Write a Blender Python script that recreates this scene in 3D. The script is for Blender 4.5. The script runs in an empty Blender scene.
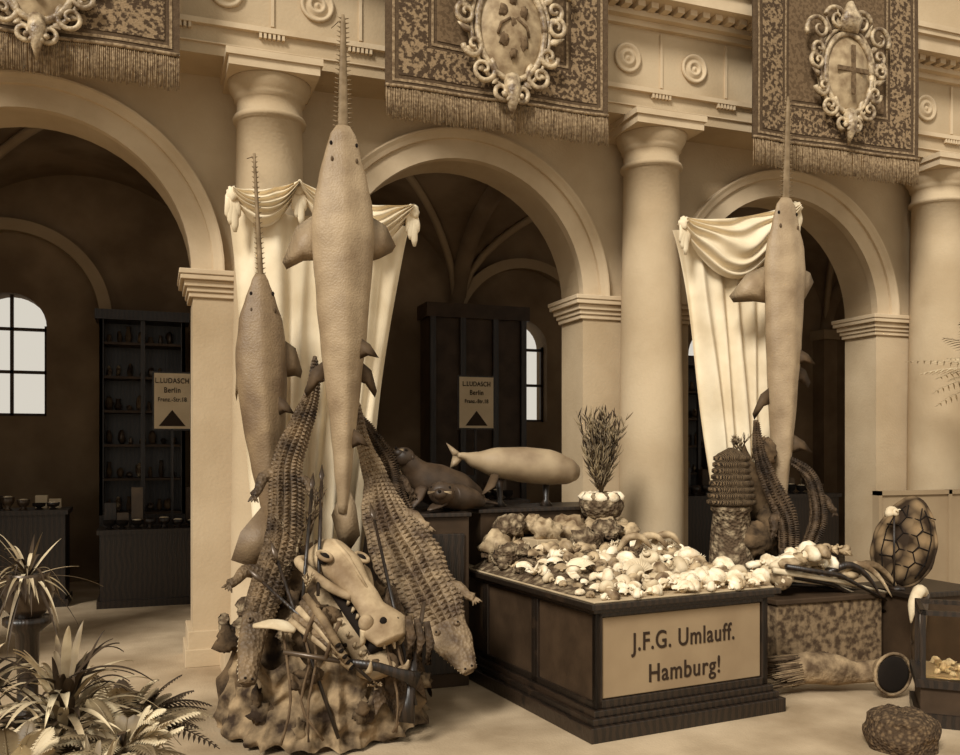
import bpy, math, random
from mathutils import Vector, Matrix, noise
random.seed(7)
R=random.uniform
V=Vector
sc=bpy.context.scene
# ---------------------------------------------------------------- materials
def lin(c):
    return tuple(((x/255)/12.92 if x/255<=.04045 else ((x/255+.055)/1.055)**2.4) for x in c)+(1,)
MC={}
def mat(name,c1,c2=None,scale=6,rough=.8,bump=.2,kind='noise',bscale=None,spec=.2,detail=6,lo=.35,hi=.65,metal=0,bkind=None):
    if name in MC: return MC[name]
    m=bpy.data.materials.new(name); m.use_nodes=True; nt=m.node_tree; N=nt.nodes; L=nt.links
    b=N['Principled BSDF']; b.inputs['Roughness'].default_value=rough; b.inputs['Metallic'].default_value=metal
    b.inputs['Specular IOR Level'].default_value=spec
    tc=N.new('ShaderNodeTexCoord')
    if c2 is None: c2=tuple(x*.8 for x in c1)
    def tex(k,s):
        if k in('voronoi','edge'):
            t=N.new('ShaderNodeTexVoronoi'); t.inputs['Scale'].default_value=s; o=t.outputs['Distance']
            if k=='edge': t.feature='DISTANCE_TO_EDGE'
        elif k=='wave':
            t=N.new('ShaderNodeTexWave'); t.inputs['Scale'].default_value=s; t.inputs['Distortion'].default_value=5; o=t.outputs['Fac']
        else:
            t=N.new('ShaderNodeTexNoise'); t.inputs['Scale'].default_value=s; t.inputs['Detail'].default_value=detail; o=t.outputs['Fac']
        L.new(tc.outputs['Object'],t.inputs['Vector']); return o
    o=tex(kind,scale)
    r=N.new('ShaderNodeValToRGB'); e=r.color_ramp.elements
    e[0].position=lo; e[0].color=lin(c1); e[1].position=hi; e[1].color=lin(c2)
    L.new(o,r.inputs['Fac']); L.new(r.outputs['Color'],b.inputs['Base Color'])
    if bump>0:
        bp=N.new('ShaderNodeBump'); bp.inputs['Strength'].default_value=bump; bp.inputs['Distance'].default_value=.02
        L.new(tex(bkind or kind,bscale or scale*3),bp.inputs['Height']); L.new(bp.outputs['Normal'],b.inputs['Normal'])
    MC[name]=m; return m
plaster=mat('plaster',(192,171,140),(172,150,119),1.3,.9,.15,bscale=40)
plaster_l=mat('plaster_light',(204,183,152),(184,162,131),2,.85,.12,bscale=30)
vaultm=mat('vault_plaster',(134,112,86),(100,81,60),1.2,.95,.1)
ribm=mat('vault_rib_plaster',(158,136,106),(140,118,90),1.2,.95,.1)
floorm=mat('floor_sand',(190,168,138),(150,129,101),1.6,.95,.3,bscale=60)
skin=mat('sawfish_skin',(170,147,116),(134,112,85),4,.5,.3,bscale=70,spec=.35,detail=8)
skin2=mat('sawfish_skin_dark',(144,121,91),(108,87,65),4,.5,.3,bscale=70,spec=.35,detail=8)
findark=mat('fin_dark',(92,73,52),(66,51,36),8,.7,.2)
saw=mat('rostrum',(142,121,93),(112,93,68),10,.6,.2)
bone=mat('bone',(194,171,136),(112,90,65),9,.6,.4)
skullm=mat('old_skull_bone',(190,166,131),(128,105,78),5,.65,.35,bscale=24,detail=8)
ivory=mat('ivory',(228,210,178),(184,163,130),6,.5,.1)
shellm=mat('shell_white',(244,230,202),(206,184,150),14,.5,.2)
shellb=mat('shell_brown',(190,166,130),(96,75,54),10,.5,.25)
coralm=mat('coral',(166,146,116),(86,69,51),16,.9,.9,'voronoi',bscale=40,lo=.1,hi=.6)
croc=mat('crocodile_hide',(130,107,79),(60,46,33),6,.6,.6,'noise',bscale=45,bkind='voronoi',spec=.35)
croc_l=mat('crocodile_hide_light',(150,127,97),(80,62,45),6,.6,.6,'noise',bscale=45,bkind='voronoi',spec=.35)
croc2=mat('crocodile_hide_dark',(92,73,53),(46,35,25),9,.65,.6,'noise',bscale=45,bkind='voronoi')
rawhide=mat('raw_hide',(156,132,100),(52,39,28),8,.85,1,bscale=16,detail=9)
rock=mat('rockwork',(112,90,65),(40,30,21),7,.95,.9,bscale=16)
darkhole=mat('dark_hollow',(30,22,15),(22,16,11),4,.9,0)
seald=mat('seal_dark',(80,62,45),(50,38,27),5,.5,.25,spec=.4)
seall=mat('porpoise_skin',(168,147,117),(132,111,86),4,.45,.1,spec=.4)
cloth=mat('white_drapery',(234,218,188),(212,193,160),3,.9,.1,bscale=80)
wood=mat('dark_wood',(44,32,22),(30,22,15),6,.4,.1,'wave',spec=.5)
woodp=mat('dark_wood_panel',(70,54,39),(54,41,29),5,.5,.1)
signm=mat('sign_panel',(152,130,100),(140,118,90),3,.7,0)
tablecl=mat('table_cloth',(190,169,137),(170,148,116),5,.9,.1)
inkm=mat('ink',(52,38,26),(48,35,24),3,.7,0)
paper=mat('paper',(214,194,162),(202,181,148),3,.9,0)
banner_d=mat('banner_dark',(92,74,54),(78,61,44),30,.9,.3)
banner_p=mat('banner_damask',(72,56,40),(142,119,90),30,.9,.4,'noise',lo=.46,hi=.56,detail=3)
banner_c=mat('banner_field',(112,91,67),(92,73,52),30,.9,.2,lo=.46,hi=.55)
fringem=mat('fringe',(160,137,106),(104,84,62),40,.9,.2)
gild=mat('gilded_plaster',(204,182,147),(106,85,62),14,.4,.5,spec=.5)
shieldm=mat('shield_field',(184,162,128),(130,108,81),9,.5,.2)
leafm=mat('leaf',(150,131,99),(88,72,52),6,.55,.1,spec=.4)
leafl=mat('leaf_light',(222,204,168),(160,139,108),6,.55,.1,spec=.4)
leafd=mat('leaf_dark',(74,59,43),(46,35,25),6,.6,.1)
potm=mat('pot',(110,89,66),(84,66,48),5,.6,.1)
crate=mat('patterned_paper',(132,110,83),(70,54,39),18,.9,.3,'noise',lo=.40,hi=.60)
metalm=mat('dark_bronze',(92,74,54),(54,41,30),4,.35,.1,spec=.6,metal=.3)
turtle=mat('turtle_shell',(136,112,82),(50,38,27),8,.75,.5,'voronoi',bscale=8,lo=.2,hi=.7,spec=.1)
reed=mat('reed',(150,127,96),(94,75,53),10,.7,.3)
basket=mat('basket_reed',(128,105,77),(52,40,28),26,.9,.8,'wave',bscale=30)
spongem=mat('trumpet_sponge',(160,136,104),(84,66,48),9,.85,.9,bscale=26)
screenm=mat('screen_panel',(158,137,108),(146,125,97),2,.8,.05)
ropem=mat('rope',(110,89,65),(84,66,48),20,.9,.2)
glassm=bpy.data.materials.new('case_glass'); glassm.use_nodes=True
_b=glassm.node_tree.nodes['Principled BSDF']; _b.inputs['Transmission Weight'].default_value=1; _b.inputs['Roughness'].default_value=.03; _b.inputs['IOR'].default_value=1.1; _b.inputs['Base Color'].default_value=(.9,.82,.68,1)
# ---------------------------------------------------------------- mesh builder
class MB:
    def __init__(s): s.v=[];s.f=[];s.m=[];s.s=[];s.mats=[]
    def mi(s,m):
        if m not in s.mats: s.mats.append(m)
        return s.mats.index(m)
    def add(s,vs,fs,m,smooth=True,M=None):
        o=len(s.v); k=s.mi(m)
        s.v+= [tuple(M@V(p)) for p in vs] if M else [tuple(p) for p in vs]
        for f in fs: s.f.append(tuple(i+o for i in f)); s.m.append(k); s.s.append(smooth)
    def box(s,x0,x1,y0,y1,z0,z1,m,M=None):
        vs=[(x,y,z) for z in (z0,z1) for y in (y0,y1) for x in (x0,x1)]
        s.add(vs,[(0,2,3,1),(4,5,7,6),(0,1,5,4),(2,6,7,3),(0,4,6,2),(1,3,7,5)],m,False,M)
    def loft(s,pts,rx,ry=None,up=(0,0,1),n=12,m=None,M=None,dsp=None,smooth=True):
        pts=[V(p) for p in pts]; K=len(pts)
        if not hasattr(rx,'__len__'): rx=[rx]*K
        if ry is None: ry=rx
        if not hasattr(ry,'__len__'): ry=[ry]*K
        up=V(up); vs=[];last=None
        for i,p in enumerate(pts):
            t=(pts[min(i+1,K-1)]-pts[max(i-1,0)])
            if t.length<1e-9: t=V((0,0,1))
            t.normalize(); sd=up.cross(t)
            if sd.length<.05: sd=last if last else V((1,0,0)).cross(t)
            if sd.length<.05: sd=V((0,1,0)).cross(t)
            sd=sd.normalized(); last=sd; se=t.cross(sd).normalized()
            for j in range(n):
                a=2*math.pi*j/n; q=p+sd*rx[i]*math.cos(a)+se*ry[i]*math.sin(a)
                if dsp: q=dsp(q,p)
                vs.append(q)
        fs=[(i*n+j,i*n+(j+1)%n,(i+1)*n+(j+1)%n,(i+1)*n+j) for i in range(K-1) for j in range(n)]
        fs.append(tuple(range(n))[::-1]); fs.append(tuple(range((K-1)*n,K*n)))
        s.add(vs,fs,m,smooth,M)
    def lathe(s,prof,c,m,n=24,M=None,smooth=True):
        K=len(prof); vs=[(c[0]+r*math.cos(2*math.pi*j/n),c[1]+r*math.sin(2*math.pi*j/n),c[2]+z) for r,z in prof for j in range(n)]
        fs=[(i*n+j,i*n+(j+1)%n,(i+1)*n+(j+1)%n,(i+1)*n+j) for i in range(K-1) for j in range(n)]
        fs.append(tuple(range(n))[::-1]); fs.append(tuple(range((K-1)*n,K*n)))
        s.add(vs,fs,m,smooth,M)
    def ell(s,c,r,m,M=None,n=12,k=8,nz=0,nf=4,Rm=None):
        if not hasattr(r,'__len__'): r=(r,r,r)
        vs=[];c=V(c)
        for i in range(k+1):
            th=math.pi*i/k
            for j in range(n):
                a=2*math.pi*j/n; d=V((math.sin(th)*math.cos(a),math.sin(th)*math.sin(a),math.cos(th)))
                q=V((d.x*r[0],d.y*r[1],d.z*r[2]))
                if nz: q*=1+nz*noise.noise((c+q)*nf/max(r))
                if Rm: q=Rm@q
                vs.append(c+q)
        fs=[(i*n+j,(i+1)*n+j,(i+1)*n+(j+1)%n,i*n+(j+1)%n) for i in range(k) for j in range(n)]
        s.add(vs,fs,m,True,M)
    def grid(s,fn,nu,nv,m,M=None,smooth=True):
        vs=[fn(i/nu,j/nv) for j in range(nv+1) for i in range(nu+1)]
        fs=[(j*(nu+1)+i,j*(nu+1)+i+1,(j+1)*(nu+1)+i+1,(j+1)*(nu+1)+i) for j in range(nv) for i in range(nu)]
        s.add(vs,fs,m,smooth,M)
    def prism(s,poly,y0,y1,m,M=None):
        n=len(poly); vs=[(x,y0,z) for x,z in poly]+[(x,y1,z) for x,z in poly]
        fs=[tuple(range(n)),tuple(range(n,2*n))[::-1]]+[(i,i+n,(i+1)%n+n,(i+1)%n) for i in range(n)]
        s.add(vs,fs,m,False,M)
    def fin(s,poly,th,m,M=None):
        c=sum((V(p) for p in poly),V((0,0,0)))/len(poly)
        nrm=(V(poly[1])-c).cross(V(poly[0])-c).normalized()
        vs=[V(p) for p in poly]+[c+nrm*th,c-nrm*th]; n=len(poly)
        fs=[(i,(i+1)%n,n) for i in range(n)]+[((i+1)%n,i,n+1) for i in range(n)]
        s.add(vs,fs,m,True,M)
    def build(s,name,parent=None,bevel=0,M=None,sub=0):
        me=bpy.data.meshes.new(name); me.from_pydata(s.v,[],s.f)
        for m in s.mats: me.materials.append(m)
        me.polygons.foreach_set('material_index',s.m); me.polygons.foreach_set('use_smooth',s.s); me.update()
        o=bpy.data.objects.new(name,me); sc.collection.objects.link(o)
        if M: o.matrix_world=M
        if parent: o.parent=parent
        if bevel:
            b=o.modifiers.new('bevel','BEVEL'); b.width=bevel; b.segments=2; b.limit_method='ANGLE'; b.angle_limit=.7
        return o
def lerp(a,b,t): return a+(b-a)*t
def interp(ks,t):
    for (a,x),(b,y) in zip(ks,ks[1:]):
        if t<=b:
            u=0 if b==a else max(0,(t-a)/(b-a)); u=u*u*(3-2*u)*.5+u*.5
            return x+(y-x)*u
    return ks[-1][1]
def spline(pts,n):
    pts=[V(p) for p in pts]; out=[]
    for k in range(n+1):
        t=k/n*(len(pts)-1); i=min(int(t),len(pts)-2); f=t-i
        p0=pts[max(i-1,0)];p1=pts[i];p2=pts[i+1];p3=pts[min(i+2,len(pts)-1)]
        out.append(.5*((2*p1)+(p2-p0)*f+(2*p0-5*p1+4*p2-p3)*f*f+(3*p1-p0-3*p2+p3)*f**3))
    return out
def vals(vs,n):
    out=[]
    for k in range(n+1):
        t=k/n*(len(vs)-1); i=min(int(t),len(vs)-2); f=t-i; f=.5*f+.5*f*f*(3-2*f); out.append(lerp(vs[i],vs[i+1],f))
    return out
# ---------------------------------------------------------------- architecture
COL=[-2.93,.47,3.87,7.27,10.67]; ARC=[-4.63,-1.23,2.17,5.57,8.97]; RA=1.14; SP=3.1
def arcade_poly(x0,x1,z0,z1,cs,r,spring,n=28):
    p=[(x0,z0)]
    for c in cs:
        p.append((c-r,z0))
        for i in range(n+1):
            a=math.pi-math.pi*i/n; p.append((c+r*math.cos(a),spring+r*math.sin(a)))
        p.append((c+r,z0))
    p+=[(x1,z0),(x1,z1),(x0,z1)]
    return p
w=MB(); w.prism(arcade_poly(-6.2,10.67,0,7.2,ARC,RA,SP),0,.45,plaster); w.build('wall_arcade')
a=MB()
for c in ARC:
    prof=[(RA-.012,.05),(RA-.012,-.035),(RA+.15,-.035),(RA+.155,-.06),(RA+.19,-.07),(RA+.22,-.085),(RA+.235,-.085),(RA+.235,.01)]
    K=len(prof);n=40
    vs=[(c+r*math.cos(math.pi*i/n),y,SP+r*math.sin(math.pi*i/n)) for i in range(n+1) for r,y in prof]
    a.add(vs,[(i*K+j,(i+1)*K+j,(i+1)*K+j+1,i*K+j+1) for i in range(n) for j in range(K-1)],plaster_l,False)
a.build('trim_archivolts')
t=MB()
for c in COL:
    L_,R_=c-.57,c+.57
    for z0,z1,e in ((2.90,2.94,.02),(2.94,2.98,.035),(2.98,3.03,.055),(3.03,3.07,.085),(3.07,3.11,.095)):
        t.box(L_-e,R_+e,-e,.45+e,z0,z1,plaster_l)
    t.box(L_-.03,R_+.03,-.03,.48,0,.28,plaster); t.box(L_-.05,R_+.05,-.05,.5,0,.14,plaster)
t.build('trim_imposts',bevel=.006)
for c in COL[:4]:
    m=MB()
    prof=[(.34,.22),(.35,.25),(.34,.30),(.31,.33),(.30,.36)]
    prof+=[(.295-.045*(i/10)**1.6,.36+3.86*i/10) for i in range(11)]
    prof+=[(.275,4.225),(.28,4.245),(.275,4.265),(.250,4.27),(.250,4.38),(.268,4.39),(.268,4.41),(.28,4.43),(.305,4.47),(.318,4.52),(.318,4.53)]
    m.lathe(prof,(c,-.26,0),plaster,40)
    m.box(c-.335,c+.335,-.60,.02,4.53,4.60,plaster_l); m.box(c-.355,c+.355,-.62,.02,4.60,4.65,plaster_l)
    m.box(c-.36,c+.36,-.62,.02,0,.22,plaster_l)
    m.build('column')
e=MB(); FY=-.42
e.box(-6.2,10.67,FY,0.01,4.65,4.86,plaster); e.box(-6.2,10.67,FY-.04,0,4.86,4.90,plaster_l)
e.box(-6.2,10.67,FY-.005,0.01,4.90,5.42,plaster)
e.box(-6.2,10.67,FY-.02,0,4.73,4.74,plaster_l)
e.box(-6.2,10.67,FY-.06,0,5.42,5.47,plaster_l); e.box(-6.2,10.67,FY-.13,0,5.47,5.52,plaster_l)
e.box(-6.2,10.67,FY-.3,0,5.56,5.70,plaster_l); e.box(-6.2,10.67,FY-.34,0,5.70,5.75,plaster_l); e.box(-6.2,10.67,FY-.36,0,5.75,5.8,plaster_l)
x=-6.1
while x<10.6:
    e.box(x,x+.07,FY-.22,0,5.51,5.57,plaster_l); x+=.13
for c in COL:
    for k in (-.68,0,.68):
        for q in range(6): e.box(c+k-.1+q*.034,c+k-.1+q*.034+.02,FY-.035,0,4.82,4.86,plaster_l)
        e.box(c+k-.012,c+k+.012,FY-.02,0,4.92,5.40,plaster_l)
    for k in (-.34,.34):
        M=Matrix.Translation((c+k,FY,5.14))@Matrix.Rotation(math.pi/2,4,'X')
        e.lathe([(.13,0),(.13,.03),(.11,.035),(.10,.015),(.075,.015),(.065,.035),(.045,.035),(.04,.015),(.02,.02),(.0,.04)],(0,0,0),plaster_l,28,M)
e.build('trim_entablature')
f=MB(); f.box(-14,16,-12,5.8,-.1,0,floorm); f.build('floor')
b=MB(); W2=[-5.4,-2.08,1.4,4.92,8.3]
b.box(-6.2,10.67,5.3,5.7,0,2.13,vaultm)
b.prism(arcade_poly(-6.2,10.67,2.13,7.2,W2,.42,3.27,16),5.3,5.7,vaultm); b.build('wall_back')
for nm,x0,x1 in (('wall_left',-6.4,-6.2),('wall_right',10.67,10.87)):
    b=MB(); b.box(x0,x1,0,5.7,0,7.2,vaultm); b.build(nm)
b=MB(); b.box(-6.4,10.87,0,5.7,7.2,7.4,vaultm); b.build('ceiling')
for i,c in enumerate(W2):
    b=MB()
    b.box(c-.02,c+.02,5.45,5.5,2.13,3.69,woodp); 
    for z in (2.15,2.7,3.25): b.box(c-.42,c+.42,5.45,5.5,z-.02,z+.02,woodp)
    for s_ in (-.4,.4): b.box(c+s_-.02,c+s_+.02,5.45,5.5,2.13,3.3,woodp)
    b.build('window_%d'%(i+1))
vt=MB(); VS=3.75;VH=1.5
def vz(x,y):
    k=round((x+1.23)/3.4); u=(x-(-1.23+3.4*k))/1.7; v=(y-2.875)/2.425
    return VS+VH*max(math.sqrt(max(0,1-u*u)),math.sqrt(max(0,1-v*v)))
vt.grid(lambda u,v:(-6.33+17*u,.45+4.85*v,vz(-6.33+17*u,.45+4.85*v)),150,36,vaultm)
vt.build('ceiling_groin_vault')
rb=MB()
for c in ARC:
    for sx in (1,-1):
        pts=[]
        for i in range(25):
            q=-1+2*i/24; pts.append((c+sx*1.7*q,2.875+2.425*q,VS+VH*math.sqrt(max(0,1-q*q))-.03))
        rb.loft(pts,.055,n=6,m=ribm)
for c in COL:
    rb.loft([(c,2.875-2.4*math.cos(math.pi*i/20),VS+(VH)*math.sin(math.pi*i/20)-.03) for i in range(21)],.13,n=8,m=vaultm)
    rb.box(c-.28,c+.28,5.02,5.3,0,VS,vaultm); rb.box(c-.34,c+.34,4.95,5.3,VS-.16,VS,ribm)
for c in W2:
    prof=[(1.05,5.3),(1.05,5.15),(1.2,5.15),(1.2,5.3)];n=30
    vs=[(c+r*math.cos(math.pi*i/n),y,3.4+r*math.sin(math.pi*i/n)) for i in range(n+1) for r,y in prof]
    rb.add(vs,[(i*4+j,(i+1)*4+j,(i+1)*4+j+1,i*4+j+1) for i in range(n) for j in range(3)],ribm,False)
    for s_ in (-1,1): rb.box(c+s_*1.125-.075,c+s_*1.125+.075,5.15,5.3,0,3.4,ribm)
rb.build('trim_vault_ribs')
pr=MB(); pr.box(3.22,4.66,4.55,5.0,0,3.75,woodp); pr.box(3.17,4.71,4.50,5.0,3.55,3.75,woodp)
for x in (3.22,3.66,4.15,4.58): pr.box(x,x+.08,4.5,4.56,0,3.55,wood)
pr.build('wall_pier_inner')
# ---------------------------------------------------------------- banners
def scroll(mb,c,r,turns,a0,w_,m,sgn=1,n=28):
    pts=[];rad=[]
    for i in range(n+1):
        q=i/n; a=a0+sgn*2*math.pi*turns*q; rr=r*(1-.82*q)
        pts.append((c[0]+rr*math.cos(a),c[1]-.03*q,c[2]+rr*math.sin(a))); rad.append(w_*(1-.5*q))
    mb.loft(pts,rad,up=(0,1,0),n=8,m=m)
def banner(c,cz,cs,topz=6.35,field=0):
    y=-.80; hw=.94; z0=4.44
    def wob(x,z): return .014*math.sin(x*7+c*3)*(1+.3*math.sin(z*4))
    mb=MB()
    def sheet(xa,xb,za,zb,dy,m,nu=24,nv=8): mb.grid(lambda u,v:(lerp(xa,xb,u),y-dy+wob(lerp(xa,xb,u),lerp(za,zb,v)),lerp(za,zb,v)),nu,nv,m)
    sheet(c-hw,c+hw,z0,topz,0,banner_d)
    sheet(c-hw,c+hw,z0,topz,-.012,banner_d)
    def ring(i0,i1,dy,m):
        sheet(c-hw+i0,c+hw-i0,z0+i0,z0+i1,dy,m,24,1)
        sheet(c-hw+i0,c-hw+i1,z0+i1,topz,dy,m,3,10); sheet(c+hw-i1,c+hw-i0,z0+i1,topz,dy,m,3,10)
    ring(.05,.07,.006,fringem); ring(.10,.33,.006,banner_p); ring(.355,.375,.006,fringem)
    sheet(c-hw+.40,c+hw-.40,z0+.40,topz,.006,banner_c)
    mb.loft([(c-hw+1.88*i/30,y-.012+wob(c-hw+1.88*i/30,z0),z0+.01) for i in range(31)],.014,n=6,m=fringem)
    N_=150
    for i in range(N_):
        x=c-hw+1.88*(i+.5)/N_; yy=y-.008+wob(x,z0)+R(-.004,.004); l=.235+R(-.02,.012)
        mb.loft([(x,yy,z0),(x+R(-.003,.003),yy-.006,z0-l*.3),(x+R(-.006,.006),yy,z0-l)],[.004,.0062,.005],up=(0,1,0),n=4,m=fringem)
    mb.box(c-hw-.03,c+hw+.03,y-.02,-.76,topz-.02,topz+.03,wood)
    mb.box(c-.02-hw*.8,c+.02-hw*.8,-.8,-.0,topz-.05,topz,wood); mb.box(c-.02+hw*.8,c+.02+hw*.8,-.8,0,topz-.05,topz,wood)
    root=mb.build('hanging_banner')
    k=MB(); cx=c+.05; Y=y-.05
    a_,b_=.25*cs,.33*cs
    k.grid(lambda u,v:(cx+a_*v*math.cos(2*math.pi*u),Y-.02-.07*(1-v*v),cz+b_*v*math.sin(2*math.pi*u)*(1 if math.sin(2*math.pi*u)>0 else 1.08)),36,8,shieldm)
    n=48
    for rr,wd,dy in ((1.05,.025,.03),(1.22,.018,.02)):
        pts=[(cx+a_*rr*math.cos(2*math.pi*i/n),Y-dy,cz+b_*rr*math.sin(2*math.pi*i/n)*(1 if math.sin(2*math.pi*i/n)>0 else 1.08)) for i in range(n+1)]
        k.loft(pts,wd,up=(0,1,0),n=8,m=gild)
    k.grid(lambda u,v:(cx+a_*lerp(1,1.3,v)*math.cos(2*math.pi*u),Y-.01+.02*v,cz+b_*lerp(1,1.28,v)*math.sin(2*math.pi*u)),36,2,gild)
    for s_ in (-1,1):
        for (px,pz,r,tn,a0,sg) in ((.34,.34,.13,1.3,-.5,1),(.35,.05,.08,1.4,1.5,-1),(.34,.17,.07,1.2,-1.6,1),(.22,-.33,.10,1.4,2.2,1),(.29,-.17,.08,1.3,0,-1),(.08,-.47,.07,1.3,3.0,1),(.14,.46,.12,1.4,.2,1)):
            a1=a0 if s_>0 else math.pi-a0
            scroll(k,(cx+s_*px*cs,Y-.03,cz+pz*cs),r*cs,tn,a1,.022*cs,gild,sg*s_)
        for q in range(8):
            an=(-1.2+q*.35); p0=V((cx+s_*a_*1.2*math.cos(an),Y-.02,cz+b_*1.2*math.sin(an))); d=V((s_*math.cos(an),-.2,math.sin(an)+.3))
            k.loft([p0,p0+d*.05*cs,p0+d*.12*cs+V((0,0,.02))],[.02*cs,.03*cs,.004],[.012,.016,.003],up=(0,1,0),n=6,m=gild)
    k.loft([(cx,Y-.03,cz-.36*cs),(cx,Y-.06,cz-.45*cs),(cx,Y-.06,cz-.55*cs),(cx,Y-.03,cz-.66*cs)],[.06*cs,.06*cs,.04*cs,.008],up=(0,1,0),n=10,m=gild)
    for q in range(5):
        k.ell((cx+(q-2)*.032*cs,Y-.07,cz-(.50+.03*(2-abs(q-2)))*cs),.022*cs,gild,n=8,k=6)
    k.loft([(cx,Y-.03,cz+.36*cs),(cx,Y-.07,cz+.46*cs),(cx,Y-.05,cz+.62*cs)],[.1*cs,.12*cs,.03],[.05,.06,.03],up=(0,1,0),n=10,m=gild)
    if field==0:
        k.box(cx-.17*cs,cx+.17*cs,Y-.095,Y-.08,cz-.02*cs,cz+.02*cs,banner_c); k.box(cx-.02*cs,cx+.02*cs,Y-.1,Y-.085,cz-.22*cs,cz+.22*cs,banner_c)
    else:
        for (dx,dz,r1) in ((-.08,.1,.035),(.08,.1,.035),(0,.02,.04),(-.07,-.1,.035),(.08,-.12,.035),(0,-.2,.03),(0,.19,.03)):
            k.ell((cx+dx*cs,Y-.075,cz+dz*cs),(r1*cs,.02,r1*1.5*cs),banner_c,n=10,k=6,nz=.6,nf=3)
        for s_ in (-1,1): k.loft([(cx+s_*.03,Y-.09,cz+.05),(cx+s_*.1*cs,Y-.09,cz+.0),(cx+s_*.12*cs,Y-.08,cz-.08)],.012,up=(0,1,0),n=6,m=banner_c)
    k.build('cartouche',parent=root)
banner(-1.15,4.86,.92,field=1); banner(2.2,5.0,1.08,field=1); banner(5.5,5.13,1.0,field=0)
# ---------------------------------------------------------------- draperies
def drapery(name,xl0,xr0,xl1,xr1,zt,zb,y,folds,swags,seed=0,zbr=None):
    mb=MB(); r=random.Random(seed); ph=[r.uniform(0,6) for _ in range(4)]
    def P(u,v,dy=0):
        e=.12*(1-min(1,min(u,1-u)*8))
        x=lerp(lerp(xl0,xl1,v**.8),lerp(xr0,xr1,v**.8),u); z=lerp(zt,lerp(zb,zbr if zbr is not None else zb,u),v)
        fo=math.sin(u*folds*2*math.pi+ph[0]+.8*math.sin(v*2+ph[1]))+.45*math.sin(u*folds*3.7+ph[2]+v)+.5*noise.noise(V((u*14,v*2.5,seed)))
        return (x+.01*math.sin(v*9+u*20),y+e*0.8+.035*fo*(.6+.4*v)+dy,z+.01*math.sin(u*30))
    mb.grid(lambda u,v:P(u,v),160,40,cloth)
    for (xa,za,xb,zb_,sag,h) in swags:
        def S(u,v):
            hh=h*(.25+.75*math.sin(math.pi*u)**.8); zz=lerp(za,zb_,u)-sag*math.sin(math.pi*u)*(.35+.65*v)+.05-hh*v
            bulge=.07*math.sin(math.pi*min(1,v*1.05)); w_=.3*noise.noise(V((u*3+xa,v*2,seed)))
            return (lerp(xa,xb,u),y-.09-bulge-.026*math.sin((v+w_*.5)*4.5*2*math.pi+3*u)+.03*w_,zz+.05*w_)
        mb.grid(S,40,44,cloth)
    for (kx,kz) in {(s_[0],s_[1]) for s_ in swags}|{(s_[2],s_[3]) for s_ in swags}:
        mb.ell((kx,y-.10,kz-.01),(.05,.05,.06),cloth,n=14,k=10,nz=.5,nf=3)
        for q in range(4):
            an=-1.57+(q-1.5)*.25; l=.17+.05*((q*7)%3)
            pts=[(kx+.015*(q-2),y-.11,kz-.02),(kx+.08*math.cos(an),y-.12,kz-.1),(kx+l*math.cos(an)*.5,y-.10,kz-l)]
            mb.loft(spline(pts,6),[.02,.024,.026,.028,.028,.026,.012],[.01]*7,up=(0,1,0),n=8,m=cloth)
    return mb.build(name)
drapery('drapery',.13,1.50,.34,1.10,3.45,.55,-.66,7,[(.15,3.53,.62,3.62,.10,.20),(.62,3.62,1.48,3.53,.2,.24)],1)
drapery('drapery',3.88,5.18,4.38,5.05,3.62,.75,-.68,7,[(3.88,3.64,5.05,3.88,.20,.40)],2,zbr=1.5)
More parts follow.
